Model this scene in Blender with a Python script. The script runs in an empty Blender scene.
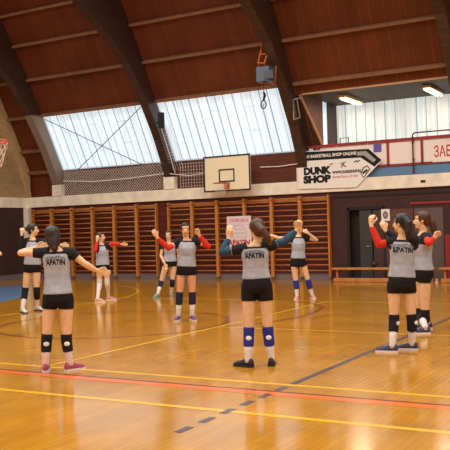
import bpy, bmesh, math, random
import numpy as np
from mathutils import Vector, Matrix, noise
from mathutils.bvhtree import BVHTree
random.seed(4)
SC = bpy.context.scene
COL = SC.collection
V = Vector
R = math.radians

# ------------------------------------------------------------------ camera
F_PX, EYE = 815.0, 1.6
TH, ROLL, PITCH = R(29.7), math.atan(.029), math.atan(6/815)
_fw = V((-math.sin(TH), math.cos(TH), 0)); _rt = V((math.cos(TH), math.sin(TH), 0)); _up = V((0, 0, 1))
FWD = _fw*math.cos(PITCH)+_up*math.sin(PITCH)
_upp = -_fw*math.sin(PITCH)+_up*math.cos(PITCH)
CR = _rt*math.cos(ROLL)-_upp*math.sin(ROLL)
CU = _rt*math.sin(ROLL)+_upp*math.cos(ROLL)
EYEP = V((0, 0, EYE))
def ray(x, y): return FWD*F_PX+CR*(x-225)+CU*(225-y)
def at_depth(x, y, d): return EYEP+ray(x, y)*(d/F_PX)
def on_floor(x, y, z=0):
    d = ray(x, y); return EYEP+d*((z-EYE)/d.z)
def depth_of(p): return (V(p)-EYEP).dot(FWD)
cam = bpy.data.cameras.new('camera'); cam.sensor_width = 36; cam.lens = F_PX/450*36
cam.clip_end = 200
co = bpy.data.objects.new('camera', cam); COL.objects.link(co)
m4 = Matrix((CR, CU, -FWD)).transposed().to_4x4(); m4.translation = EYEP
co.matrix_world = m4; SC.camera = co

# ------------------------------------------------------------------ materials
def lin(c):
    return tuple(((v/255)/12.92 if v/255 <= .04045 else ((v/255+.055)/1.055)**2.4) for v in c)+(1,)
def mat(name, col, rough=.6, spec=.5, metal=0, var=0, vscale=8, bump=0, bscale=60, emit=None, es=1, stretch=None):
    m = bpy.data.materials.new(name); m.use_nodes = True
    nt = m.node_tree; b = nt.nodes['Principled BSDF']
    b.inputs['Base Color'].default_value = lin(col); b.inputs['Roughness'].default_value = rough
    b.inputs['Specular IOR Level'].default_value = spec; b.inputs['Metallic'].default_value = metal
    tc = nt.nodes.new('ShaderNodeTexCoord'); src = tc.outputs['Object']
    if stretch:
        mp = nt.nodes.new('ShaderNodeMapping'); mp.inputs['Scale'].default_value = stretch
        nt.links.new(src, mp.inputs['Vector']); src = mp.outputs['Vector']
    if var:
        n = nt.nodes.new('ShaderNodeTexNoise'); n.inputs['Scale'].default_value = vscale; n.inputs['Detail'].default_value = 4
        nt.links.new(src, n.inputs['Vector'])
        r = nt.nodes.new('ShaderNodeValToRGB')
        r.color_ramp.elements[0].position = .3; r.color_ramp.elements[1].position = .7
        r.color_ramp.elements[0].color = lin([v*(1-var) for v in col]); r.color_ramp.elements[1].color = lin([min(255, v*(1+var)) for v in col])
        nt.links.new(n.outputs['Fac'], r.inputs['Fac']); nt.links.new(r.outputs['Color'], b.inputs['Base Color'])
    if bump:
        n2 = nt.nodes.new('ShaderNodeTexNoise'); n2.inputs['Scale'].default_value = bscale
        nt.links.new(src, n2.inputs['Vector'])
        bp = nt.nodes.new('ShaderNodeBump'); bp.inputs['Strength'].default_value = bump; bp.inputs['Distance'].default_value = .02
        nt.links.new(n2.outputs['Fac'], bp.inputs['Height']); nt.links.new(bp.outputs['Normal'], b.inputs['Normal'])
    if emit:
        b.inputs['Emission Color'].default_value = lin(emit); b.inputs['Emission Strength'].default_value = es
    return m
def brickmat(name, c1, c2, mortar, bw, bh, ms=.01, rough=.8, axes='xz', offset=.5, spec=.3):
    """brick / plank pattern over world-sized object coordinates"""
    m = bpy.data.materials.new(name); m.use_nodes = True
    nt = m.node_tree; b = nt.nodes['Principled BSDF']
    b.inputs['Roughness'].default_value = rough; b.inputs['Specular IOR Level'].default_value = spec
    tc = nt.nodes.new('ShaderNodeTexCoord'); sp = nt.nodes.new('ShaderNodeSeparateXYZ'); cb = nt.nodes.new('ShaderNodeCombineXYZ')
    nt.links.new(tc.outputs['Object'], sp.inputs[0])
    nt.links.new(sp.outputs[axes[0].upper()], cb.inputs[0]); nt.links.new(sp.outputs[axes[1].upper()], cb.inputs[1])
    t = nt.nodes.new('ShaderNodeTexBrick'); t.offset = offset
    t.inputs['Color1'].default_value = lin(c1); t.inputs['Color2'].default_value = lin(c2); t.inputs['Mortar'].default_value = lin(mortar)
    t.inputs['Scale'].default_value = 1; t.inputs['Brick Width'].default_value = bw; t.inputs['Row Height'].default_value = bh
    t.inputs['Mortar Size'].default_value = ms; t.inputs['Mortar Smooth'].default_value = .2
    nt.links.new(cb.outputs[0], t.inputs['Vector'])
    n = nt.nodes.new('ShaderNodeTexNoise'); n.inputs['Scale'].default_value = 1.3; n.inputs['Detail'].default_value = 5
    nt.links.new(tc.outputs['Object'], n.inputs['Vector'])
    mx = nt.nodes.new('ShaderNodeMixRGB'); mx.blend_type = 'MULTIPLY'; mx.inputs['Fac'].default_value = 1
    mr = nt.nodes.new('ShaderNodeMapRange'); mr.inputs['From Min'].default_value = .3; mr.inputs['From Max'].default_value = .7
    mr.inputs['To Min'].default_value = .8; mr.inputs['To Max'].default_value = 1.1
    nt.links.new(n.outputs['Fac'], mr.inputs['Value']); nt.links.new(t.outputs['Color'], mx.inputs['Color1']); nt.links.new(mr.outputs[0], mx.inputs['Color2'])
    nt.links.new(mx.outputs[0], b.inputs['Base Color'])
    return m, t, b, nt

M = {}
M['floor'], _t, _b, _nt = brickmat('varnished_parquet', (197, 136, 38), (188, 125, 32), (168, 108, 27), .9, .07, .003, .14, 'yx', .37, .5)
_n = _nt.nodes.new('ShaderNodeTexNoise'); _n.inputs['Scale'].default_value = 1.2; _n.inputs['Detail'].default_value = 2
_bp = _nt.nodes.new('ShaderNodeBump'); _bp.inputs['Strength'].default_value = .05; _bp.inputs['Distance'].default_value = .05
_nt.links.new(_n.outputs['Fac'], _bp.inputs['Height']); _nt.links.new(_bp.outputs['Normal'], _b.inputs['Normal'])
M['boards'] = brickmat('red_brown_boards', (112, 53, 25), (100, 46, 22), (76, 35, 18), .14, 40, .006, .55, 'xz', 0, .3)[0]
M['brick'] = brickmat('dark_red_brick', (112, 54, 37), (95, 46, 31), (98, 64, 49), .25, .08, .014, .85, 'xz')[0]
M['cream_brick'] = brickmat('cream_brick', (196, 164, 118), (184, 152, 108), (150, 124, 88), .25, .08, .01, .85, 'yz')[0]
M['wall_red'] = brickmat('dark_red_lower_wall', (104, 44, 30), (84, 34, 26), (60, 26, 20), 2.4, .18, .012, .5, 'xz')[0]
M['wall_brown'] = brickmat('dark_brown_wall', (78, 48, 42), (70, 42, 38), (54, 34, 30), .25, .08, .008, .7, 'xz')[0]
M['wall_brown_side'] = brickmat('dark_brown_end_wall', (78, 50, 46), (70, 45, 42), (56, 36, 34), .25, .08, .008, .7, 'yz')[0]
M['cream'] = mat('cream_concrete', (244, 230, 208), .75, var=.06, vscale=3)
M['cream2'] = mat('cream_plaster_arch', (190, 158, 112), .8, var=.06, vscale=3)
M['purlin'] = mat('brown_purlin', (136, 96, 68), .6, var=.08, vscale=6)
M['arch'] = mat('dark_laminated_timber', (66, 44, 36), .38, var=.18, vscale=2.5, stretch=(1, 6, 6))
M['panel'] = mat('gallery_brown_panel', (96, 50, 28), .6, var=.1, vscale=3)
M['baseb'] = mat('grey_baseboard', (118, 104, 102), .6)
M['wood'] = mat('varnished_pale_wood', (196, 126, 62), .4, var=.1, vscale=10, stretch=(1, 1, .2))
M['woodd'] = mat('varnished_rung_wood', (178, 108, 52), .4, var=.12, vscale=5)
M['yellow'] = mat('yellow_line_paint', (240, 180, 36), .2)
M['orange'] = mat('orange_line_paint', (232, 112, 46), .2)
M['brownl'] = mat('dark_red_line_paint', (130, 62, 34), .2)
M['grey_line'] = mat('dark_grey_line_paint', (92, 74, 82), .22)
M['bluef'] = mat('blue_floor_paint', (92, 128, 166), .25)
M['red'] = mat('red_steel_paint', (150, 36, 38), .5)
M['redc'] = mat('red_cabinet_paint', (150, 22, 28), .5)
M['blue'] = mat('blue_steel_paint', (92, 128, 164), .55)
M['panel_w'] = mat('off_white_panel', (248, 232, 222), .6)
M['white'] = mat('white_paint', (236, 232, 226), .6)
M['banner'] = mat('white_banner_vinyl', (248, 238, 230), .5)
M['black'] = mat('black_print', (20, 18, 20), .8)
M['redp'] = mat('red_print', (200, 40, 44), .6)
M['orangep'] = mat('orange_print', (214, 120, 90), .6)
M['pinkp'] = mat('pink_print', (226, 150, 160), .6)
M['purple'] = mat('purple_print', (104, 84, 170), .6)
M['dark'] = mat('dark_doorway', (30, 20, 20), .7)
M['darkm'] = mat('dark_metal', (48, 44, 46), .45, metal=.3)
M['greym'] = mat('grey_metal', (92, 102, 120), .45)
M['lightm'] = mat('pale_grey_metal', (166, 160, 148), .45)
M['seam'] = mat('backlit_panel_overlap', (150, 162, 170), .6, emit=(164, 182, 192), es=.62)
M['orangem'] = mat('orange_steel', (214, 110, 48), .5)
M['board'] = mat('cream_backboard', (248, 232, 194), .45)
M['net'] = mat('off_white_net_cord', (238, 230, 218), .8)
M['wire'] = mat('dark_brace_wire', (74, 66, 62), .6)
M['slats'] = brickmat('grey_brown_slat_ceiling', (96, 76, 58), (82, 64, 50), (44, 36, 32), .12, 9, .014, .6, 'xy', 0)[0]
M['lamp'] = mat('lit_tube', (255, 240, 210), .5, emit=(255, 236, 196), es=6)
M['lampw'] = mat('lit_hall_lamp', (255, 240, 220), .5, emit=(255, 232, 204), es=8)
M['glass'] = mat('daylit_translucent_panel', (220, 230, 236), .5, emit=(200, 219, 230), es=.86)
M['glass2'] = mat('daylit_gallery_panel', (220, 226, 226), .5, emit=(212, 220, 218), es=.62)
for _k in ('glass', 'glass2'):                                    # corrugation shading and small sheet differences, put into the glow as stripes
    _nt = M[_k].node_tree; _b = _nt.nodes['Principled BSDF']; _e = _b.inputs['Emission Strength'].default_value
    _tc = _nt.nodes.new('ShaderNodeTexCoord'); _mp = _nt.nodes.new('ShaderNodeMapping'); _mp.inputs['Scale'].default_value = (5, .25, .25)
    _n = _nt.nodes.new('ShaderNodeTexNoise'); _n.inputs['Scale'].default_value = 1; _n.inputs['Detail'].default_value = 3
    _mr = _nt.nodes.new('ShaderNodeMapRange'); _mr.inputs['From Min'].default_value = .3; _mr.inputs['From Max'].default_value = .7; _mr.inputs['To Min'].default_value = _e*.8; _mr.inputs['To Max'].default_value = _e*1.12
    _nt.links.new(_tc.outputs['Object'], _mp.inputs['Vector']); _nt.links.new(_mp.outputs[0], _n.inputs['Vector']); _nt.links.new(_n.outputs['Fac'], _mr.inputs['Value']); _nt.links.new(_mr.outputs[0], _b.inputs['Emission Strength'])
M['strip'] = mat('daylit_side_pane', (200, 220, 230), .5, emit=(176, 206, 224), es=.8)
def skinmat(name, c): 
    m = mat(name, c, .5, .35, var=.04, vscale=20)
    m.node_tree.nodes['Principled BSDF'].inputs['Subsurface Weight'].default_value = .0
    return m
M['skin'] = skinmat('skin', (228, 184, 142)); M['skin2'] = skinmat('tanned_skin', (220, 162, 120))
M['eyew'] = mat('eye_white', (226, 220, 214), .3); M['iris'] = mat('dark_iris', (40, 26, 20), .3)
M['lips'] = mat('lips', (180, 92, 84), .5); M['brow'] = mat('eyebrow', (62, 40, 28), .7)
M['hair_dark'] = mat('dark_brown_hair', (44, 28, 22), .5, var=.25, vscale=40, stretch=(3, 3, .5))
M['hair_black'] = mat('black_hair', (28, 22, 22), .42, var=.2, vscale=40, stretch=(3, 3, .5))
M['hair_brown'] = mat('brown_hair', (74, 42, 26), .5, var=.25, vscale=40, stretch=(3, 3, .5))
M['hair_light'] = mat('light_brown_hair', (104, 66, 40), .5, var=.25, vscale=40, stretch=(3, 3, .5))
M['jersey'] = mat('heather_grey_jersey', (168, 170, 180), .85, .2, var=.05, vscale=12, bump=.6, bscale=9)
M['jersey_b'] = mat('black_jersey_yoke', (34, 30, 34), .8, .2)
M['shorts'] = mat('black_shorts', (26, 24, 27), .8, .2, bump=.4, bscale=12)
M['pad_b'] = mat('black_knee_pad', (30, 30, 36), .8, .2)
M['pad_n'] = mat('navy_knee_pad', (40, 42, 62), .8, .2)
M['pad_u'] = mat('blue_knee_pad', (50, 52, 140), .8, .2)
M['pad_w'] = mat('white_knee_pad', (222, 208, 196), .8, .2)
M['sock'] = mat('white_sock', (228, 214, 206), .85, .2)
M['sl_red'] = mat('red_arm_sleeve', (206, 48, 34), .7, .2)
M['sl_blk'] = mat('black_arm_sleeve', (34, 32, 40), .7, .2)
M['sl_teal'] = mat('dark_teal_arm_sleeve', (44, 74, 98), .7, .2)
M['sh_pink'] = mat('raspberry_shoe', (170, 66, 106), .6); M['sh_white'] = mat('white_shoe', (214, 206, 200), .6)
M['sh_black'] = mat('black_shoe', (34, 34, 38), .6); M['sh_teal'] = mat('grey_teal_shoe', (128, 158, 156), .6)
M['sh_purple'] = mat('purple_shoe', (110, 64, 110), .6); M['sh_coral'] = mat('pale_coral_shoe', (222, 150, 132), .6)
M['sh_navy'] = mat('navy_shoe', (58, 54, 86), .6)
M['sole_w'] = mat('pale_sole', (226, 214, 206), .6); M['sole_d'] = mat('dark_sole', (40, 38, 40), .6)

# ------------------------------------------------------------------ mesh helper
class MB:
    def __init__(s): s.v = []; s.f = []; s.mi = []; s.cm = 0
    def add(s, vs, fs):
        o = len(s.v); s.v += [tuple(v) for v in vs]; s.f += [tuple(i+o for i in f) for f in fs]; s.mi += [s.cm]*len(fs)
    def box(s, a, b):
        x0, y0, z0 = (min(p, q) for p, q in zip(a, b)); x1, y1, z1 = (max(p, q) for p, q in zip(a, b))
        s.add([(x0,y0,z0),(x1,y0,z0),(x1,y1,z0),(x0,y1,z0),(x0,y0,z1),(x1,y0,z1),(x1,y1,z1),(x0,y1,z1)],
              [(0,3,2,1),(4,5,6,7),(0,1,5,4),(1,2,6,5),(2,3,7,6),(3,0,4,7)])
    def bar(s, a, b, w, h, up=(0,0,1)):
        a, b = V(a), V(b); d = (b-a).normalized(); x = d.cross(V(up))
        if x.length < 1e-4: x = d.cross(V((1,0,0)))
        x.normalize(); y = x.cross(d)
        vs = [p+x*i*w/2+y*j*h/2 for p in (a, b) for i, j in ((-1,-1),(1,-1),(1,1),(-1,1))]
        s.add(vs, [(0,1,2,3),(7,6,5,4),(0,4,5,1),(1,5,6,2),(2,6,7,3),(3,7,4,0)])
    def loft(s, rings, cap=True):
        n = len(rings[0]); vs = [p for r in rings for p in r]; fs = []
        for i in range(len(rings)-1):
            for j in range(n):
                k = (j+1) % n; fs.append((i*n+j, i*n+k, (i+1)*n+k, (i+1)*n+j))
        if cap: fs.append(tuple(range(n-1, -1, -1))); fs.append(tuple((len(rings)-1)*n+j for j in range(n)))
        s.add(vs, fs)
    def tube(s, pts, rad, n=10, closed=False, flat=1, flatdir=None):
        pts = [V(p) for p in pts]
        if not hasattr(rad, '__len__'): rad = [rad]*len(pts)
        rings = []; px = None; N = len(pts)
        for i, p in enumerate(pts):
            if closed: d = pts[(i+1) % N]-pts[i-1]
            else: d = pts[min(i+1, N-1)]-pts[max(i-1, 0)]
            d.normalize()
            if flatdir is not None: x = V(flatdir)-d*d.dot(V(flatdir))
            elif px is None: x = d.orthogonal()
            else: x = px-d*d.dot(px)
            x.normalize(); px = x; y = d.cross(x)
            rings.append([p+x*(flat*rad[i]*math.cos(t))+y*(rad[i]*math.sin(t)) for t in (2*math.pi*j/n for j in range(n))])
        if closed:
            rings.append(rings[0]); s.loft(rings, False)
        else: s.loft(rings)
    def ell(s, c, r, ax=None, nu=14, nv=9):
        c = V(c); ax = ax or (V((1,0,0)), V((0,1,0)), V((0,0,1)))
        if not hasattr(r, '__len__'): r = (r, r, r)
        vs = []
        for i in range(1, nv):
            ph = math.pi*i/nv
            for j in range(nu):
                t = 2*math.pi*j/nu
                vs.append(c+ax[0]*(r[0]*math.sin(ph)*math.cos(t))+ax[1]*(r[1]*math.sin(ph)*math.sin(t))+ax[2]*(r[2]*math.cos(ph)))
        top = len(vs); vs += [c+ax[2]*r[2], c-ax[2]*r[2]]; fs = []
        for i in range(nv-2):
            for j in range(nu):
                k = (j+1) % nu; fs.append((i*nu+j, (i+1)*nu+j, (i+1)*nu+k, i*nu+k))
        for j in range(nu):
            k = (j+1) % nu; fs.append((top, j, k)); fs.append((top+1, (nv-2)*nu+k, (nv-2)*nu+j))
        s.add(vs, fs)
    def prism(s, poly, d):
        """extrude polygon (list of 3D points) by vector d"""
        n = len(poly); d = V(d); vs = [V(p) for p in poly]+[V(p)+d for p in poly]
        s.add(vs, [tuple(range(n)), tuple(range(2*n-1, n-1, -1))]+[(i, i+n, (i+1) % n+n, (i+1) % n) for i in range(n)])
    def build(s, name, mats, parent=None, loc=None, smooth=False, bevel=0):
        me = bpy.data.meshes.new(name); off = V(loc) if loc is not None else V((0,0,0))
        me.from_pydata([tuple(V(v)-off) for v in s.v], [], s.f)
        if not isinstance(mats, (list, tuple)): mats = [mats]
        for m in mats: me.materials.append(m)
        for p, i in zip(me.polygons, s.mi): p.material_index = i; p.use_smooth = smooth
        bm = bmesh.new(); bm.from_mesh(me); bmesh.ops.recalc_face_normals(bm, faces=bm.faces); bm.to_mesh(me); bm.free()
        o = bpy.data.objects.new(name, me); COL.objects.link(o); o.location = off
        if parent is not None:
            o.parent = parent; o.location = off-world_loc(parent)
        if bevel:
            b = o.modifiers.new('bevel', 'BEVEL'); b.width = bevel; b.segments = 2; b.limit_method = 'ANGLE'
        return o
def world_loc(o):
    l = V(o.location)
    while o.parent: o = o.parent; l += V(o.location)
    return l
def empty(name, loc):
    o = bpy.data.objects.new(name, None); COL.objects.link(o); o.location = loc; o.empty_display_size = .1; return o
def tag(o, label=None, cat=None, group=None, kind=None):
    if label: o['label'] = label
    if cat: o['category'] = cat
    if group: o['group'] = group
    if kind: o['kind'] = kind
    return o
def part(mb, name, m, root, **k): return mb.build(name, m, root, loc=world_loc(root), **k)
def st(mb, name, m, **k): o = mb.build(name, m, **k); o['kind'] = 'structure'; return o
def box1(a, b): m = MB(); m.box(a, b); return m
def text_mesh(txt, size, bold=.0, align='CENTER', extr=.0):
    c = bpy.data.curves.new('txt', 'FONT'); c.body = txt; c.size = size; c.align_x = align; c.align_y = 'CENTER'; c.offset = bold; c.extrude = extr
    c.resolution_u = 3
    o = bpy.data.objects.new('txt', c); COL.objects.link(o); bpy.context.view_layer.update()
    dg = bpy.context.evaluated_depsgraph_get(); me = bpy.data.meshes.new_from_object(o.evaluated_get(dg))
    vs = [v.co.copy() for v in me.vertices]; fs = [tuple(p.vertices) for p in me.polygons]
    bpy.data.objects.remove(o); bpy.data.curves.remove(c); bpy.data.meshes.remove(me); return vs, fs
def sign_text(txt, size, c, m, root, name='lettering', bold=0, width=None, shear=0, arc=0):
    """lettering in the XZ plane facing -Y"""
    vs, fs = text_mesh(txt, size, bold)
    k = 1
    if width:
        w = max(v.x for v in vs)-min(v.x for v in vs); k = width/w
    mb = MB(); mb.add([(c[0]+v.x*k+shear*v.y, c[1], c[2]+v.y-arc*(v.x*k)**2) for v in vs], fs)
    return part(mb, name, m, root)

# ------------------------------------------------------------------ hall shell
D = 23.35; XL, XR = -22.0, 12.0; YC = 11.0; YF = 2*YC-D    # far wall, ends, centre line, near wall
OUT = [(23.58, 3.3), (23.4, 4.05), (22.36, 5.99), (21.69, 7.17), (21.03, 8.24), (20.4, 9.14), (19.6, 10.05), (18.0, 11.2), (15.0, 12.2), (11.0, 12.6)]
INN = [(23.2, 3.5), (22.94, 4.07), (22.62, 4.72), (21.82, 5.94), (20.9, 7.0), (19.68, 7.84), (18.55, 8.49), (16.5, 9.7), (14, 11.0), (11, 11.7)]
mir = lambda p: (2*YC-p[0], p[1])
# floor and its painted lines
fl = MB(); fl.box((XL, YF, -.1), (XR, D, 0)); floor = st(fl, 'floor', M['floor'])
def line(pts, w, m, z=.0016, closed=False):
    mb = MB(); n = len(pts); L = []; Rr = []
    for i, p in enumerate(pts):
        a = V(pts[max(i-1, 0)]); b = V(pts[min(i+1, n-1)])
        if closed: a = V(pts[i-1]); b = V(pts[(i+1) % n])
        d = (b-a).normalized(); q = V((-d.y, d.x))*w/2
        L.append((p[0]+q.x, p[1]+q.y, z)); Rr.append((p[0]-q.x, p[1]-q.y, z))
    k = n if closed else n-1
    mb.add(L+Rr, [(i, (i+1) % n, n+(i+1) % n, n+i) for i in range(k)])
    o = mb.build('court_line', m, floor); o['kind'] = 'structure'; return o
def arc(cx, cy, r, a0, a1, n=40): return [(cx+r*math.cos(R(a0+(a1-a0)*i/n)), cy+r*math.sin(R(a0+(a1-a0)*i/n))) for i in range(n+1)]
line([(-21, 6.28), (11, 6.28)], .075, M['yellow'])
line([(-21, 7.58), (11, 7.58)], .07, M['yellow'])
line([(-21, 7.12), (11, 7.12)], .15, M['orange'], .0018)
line([(-21, 7.225), (11, 7.225)], .055, M['brownl'], .002)
line([(-3.61, 7.62), (-3.61, 16.5)], .075, M['grey_line'], .0024)
for i in range(6): line([(-3.61, 5.46+i*.362), (-3.61, 5.46+i*.362+.2)], .075, M['grey_line'], .0024)
line([(-6.92, 7.6), (-6.92, 16.5)], .06, M['yellow'], .002)
line([(-6.92, 11.78), (10, 11.78)], .06, M['yellow'], .0018)
line([(-12.3, 16.5), (10, 16.5)], .06, M['yellow'], .0022)
line([(-12.3, 7.6), (-12.3, 16.5)], .06, M['yellow'], .002)
line(arc(-19.3, 14.2, 7.3, -75, 75), .06, M['yellow'], .0026)
line(arc(-9.05, 11.75, 2.05, 0, 360, 60)[:-1], .06, M['brownl'], .0028, True)
line([(-9.6, 17.1), (-8.12, 16.66), (-7.1, 16.1), (-6.5, 15.3), (-6.25, 14.3), (-6.2, 13.4), (-6.4, 12.5), (-6.9, 11.8)], .06, M['brownl'], .003)
line([(-20.7, 8.0), (-20.7, 20.6)], .08, M['orange'], .002)
kb = MB(); kb.prism([(-19.5, 20.3, 0), (-15.6, 16.5, 0), (-14.9, 14.8, 0), (-14.9, 11.0, 0), (-19.5, 8.5, 0)], (0, 0, .0014))
o = kb.build('blue_court_area', M['bluef'], floor); o['kind'] = 'structure'

# far long wall: lower wall with a doorway, concrete beam, brick parapet
DX0, DX1, DZ = -9.05, -7.85, 2.2
wb = MB(); wb.box((XL, D, 0), (-9.5, D+.3, 2.7)); st(wb, 'wall_back', M['wall_red'])
wb = MB(); wb.box((-9.5, D, 0), (DX0, D+.3, 2.7)); wb.box((DX1, D, 0), (XR, D+.3, 2.7)); wb.box((DX0, D, DZ), (DX1, D+.3, 2.7)); st(wb, 'wall_back_right', M['wall_brown'])
bm_ = MB(); bm_.box((XL, D-.1, 2.7), (XR, D+.3, 3.08)); st(bm_, 'trim_1', M['cream'], bevel=.01)
bb = MB(); bb.box((-21.8, D-.03, 0), (-9.6, D, .2)); st(bb, 'baseboard_back', M['baseb'])
bb = MB(); bb.box((XL, 5, 0), (XL+.03, D, .2)); st(bb, 'baseboard_left', M['baseb'])
pa = MB(); pa.box((-20.6, D+.06, 3.08), (-10.25, D+.3, 4.03)); st(pa, 'wall_parapet', M['brick'])
pa = MB(); pa.box((-5.4, D+.06, 3.08), (XR, D+.3, 4.03)); st(pa, 'wall_parapet_right', M['brick'])
for (a, b, n) in ((-22.12, -21.78, 2),): st(box1((XL, D-.22, 0), (b, D, 2.7)), 'trim_2', M['cream'])
st(box1((-9.5, D-.03, 2.52), (XR, D, 2.58)), 'trim_3', M['dark'])
st(box1((-7.08, D-.04, 2.22), (-5.0, D, 2.28)), 'trim_4', M['red'])
# doorway and leaves
dr = empty('door_1', ((DX0+DX1)/2, D, 0)); dr['kind'] = 'structure'
m_ = MB(); m_.box((DX0, D+.28, 0), (DX1, D+.3, DZ)); m_.box((DX0, D+.02, DZ-.08), (DX1, D+.1, DZ)); m_.box((DX0, D+.02, 0), (DX0+.07, D+.1, DZ)); m_.box((DX1-.07, D+.02, 0), (DX1, D+.1, DZ)); part(m_, 'door_frame', M['dark'], dr)
m_ = MB(); m_.box((DX0+.38, D+.06, .02), (DX0+.76, D+.11, 2.1)); m_.box((DX0+.42, D+.05, .15), (DX0+.72, D+.06, .95)); m_.box((DX0+.42, D+.05, 1.1), (DX0+.72, D+.06, 2.0)); part(m_, 'door_leaf', mat('dark_grey_door', (58, 54, 52), .5), dr)
m_ = MB(); m_.box((DX0+.80, D+.06, .02), (DX1-.08, D+.11, 2.1)); m_.box((DX0+.85, D+.05, .15), (DX1-.14, D+.06, 2.0)); part(m_, 'door_leaf', mat('brown_door', (72, 46, 40), .5), dr)
m_ = MB(); m_.tube([(DX0+.70, D+.06, 1.02), (DX0+.70, D-.01, 1.02), (DX0+.60, D-.01, 1.02)], .012); part(m_, 'door_handle', M['lightm'], dr)
d2 = empty('door_2', (-7.4, D, 0)); d2['kind'] = 'structure'
m_ = MB(); m_.box((-7.83, D-.03, 0), (-7.0, D, 2.1)); part(m_, 'door_leaf', mat('red_brown_door', (96, 52, 42), .5), d2)
m_ = MB(); m_.tube([(-7.1, D-.03, 1.02), (-7.1, D-.08, 1.02), (-7.2, D-.08, 1.02)], .012); part(m_, 'door_handle', M['lightm'], d2)
d3 = empty('door_3', (-6.5, D, 0)); d3['kind'] = 'structure'
m_ = MB(); m_.box((-6.96, D-.03, 0), (-6.12, D, 2.1)); part(m_, 'door_leaf', mat('grey_brown_door', (96, 76, 68), .5), d3)

# left end wall
lw = MB(); lw.box((XL-.3, YF, 0), (XL, D, 2.7)); st(lw, 'wall_left', M['wall_brown_side'])
lb = MB(); lb.box((XL-.3, YF, 2.7), (XL+.06, D-.1, 3.08)); st(lb, 'trim_5', M['cream'])
poly = [(XL-.3, y, z) for y, z in [(D+.3, 3.08)]+OUT[1:]]+[(XL-.3, y, z) for y, z in [mir(p) for p in OUT[1:-1]][::-1]+[(YF, 3.08)]]
gw = MB(); gw.prism(poly, (.3, 0, 0)); st(gw, 'wall_left_gable', M['cream_brick'])
ea = MB()
def band(mb, x0, x1, outer, inner):
    n = len(outer)
    for i in range(n-1):
        a, b = outer[i], outer[i+1]; c, d = inner[i+1], inner[i]
        mb.prism([(x0, *a), (x0, *b), (x0, *c), (x0, *d)], (x1-x0, 0, 0))
EI = [(23.25, 3.3), (22.95, 4.2), (21.85, 5.85), (21.15, 6.95), (20.5, 7.95), (19.9, 8.75), (19.2, 9.55), (17.75, 10.65), (14.9, 11.65), (11, 12.05)]
EO = [(23.4, 3.08), (23.4, 4.05)]+OUT[2:]
band(ea, XL, XL+.14, EO, EI); band(ea, XL, XL+.14, [mir(p) for p in EO], [mir(p) for p in EI]); st(ea, 'trim_6', M['cream2'])
# right end wall and near wall (behind the camera), mirrored hall
rw = MB(); poly2 = [(XR, y, z) for _, y, z in poly]; rw.prism([(XR, D+.3, 0)]+poly2+[(XR, YF, 0)], (.3, 0, 0)); st(rw, 'wall_right', M['cream_brick'])
nw = MB(); nw.box((XL, YF-.3, 0), (XR, YF, 4.03)); st(nw, 'wall_front', M['cream'])

# roof: boards over the whole span, with openings for the windows and the gallery
ARX = [-20.4, -15.4, -10.4, -5.4, -.4, 4.6, 9.6]
rb = MB()
T = .12
def slab(mb, x0, x1, prof):
    for (a, b) in zip(prof, prof[1:]):
        dy, dz = b[0]-a[0], b[1]-a[1]; L = math.hypot(dy, dz); ny, nz = (dz/L*T, -dy/L*T)
        if ny*(YC-a[0]) > 0: ny, nz = -ny, -nz
        if nz < 0: nz = -nz
        mb.prism([(x0, a[0], a[1]), (x0, b[0], b[1]), (x0, b[0]+ny, b[1]+nz), (x0, a[0]+ny, a[1]+nz)], (x1-x0, 0, 0))
TOP = OUT[2:]
slab(rb, XL, XR, TOP); slab(rb, XL, XR, [mir(p) for p in TOP])
slab(rb, XL, -20.5, [(23.62, 3.08), (23.4, 4.05), OUT[2]]); slab(rb, XL, -20.5, [mir(p) for p in OUT[1:3]])
slab(rb, -10.25, -5.4, [(22.545, 5.655), OUT[2]])
st(rb, 'ceiling', M['boards'])
# purlins bay by bay
bays = [(XL+.14, -20.56)]+[(ARX[i]+.18, ARX[i+1]-.18) for i in range(len(ARX)-1)]+[(9.78, XR)]
def pur(y, z, prof, w=.09, h=.17):
    return (y, z)
PUR = [OUT[2], (21.69, 7.17), (21.03, 8.24), (20.4, 9.14), (19.5, 10.12), (18.0, 11.2), (15.0, 12.2)]
for bi, (x0, x1) in enumerate(bays):
    pl = list(PUR)
    if bi == 0: pl += [(22.98, 4.83), (23.38, 4.05)]
    for y, z in pl:
        m_ = MB(); nrm = V((0, -.87, -.5)) if z < 9.5 else V((0, -.5, -.87))
        c0 = V((0, y, z))+nrm*.07
        m_.bar((x0, c0.y, c0.z), (x1, c0.y, c0.z), .14, .085, up=nrm.cross(V((1,0,0))))
        st(m_, 'purlin', M['purlin'])
        if z > 6 and bi > 0:
            pass
# arches
for x in ARX:
    m_ = MB(); o_ = [(23.45, 3.5)]+OUT[1:]
    band(m_, x-.15, x+.15, o_, INN); band(m_, x-.15, x+.15, [mir(p) for p in o_], [mir(p) for p in INN])
    st(m_, 'roof_arch', M['arch'])
    m_ = MB(); m_.box((x-.22, D-.14, 3.08), (x+.22, D+.3, 3.5)); st(m_, 'arch_pedestal', M['cream'], bevel=.01)

m_ = MB(); ci = [(23.18, 3.52), (22.91, 4.07), (22.59, 4.72), (21.80, 5.92)]; band(m_, -20.565, -20.235, [(23.46, 3.52), (23.41, 4.05), (23.02, 4.75), (22.38, 5.96)], ci); st(m_, 'arch_cladding', mat('grey_brown_cladding', (138, 118, 104), .6))
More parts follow.
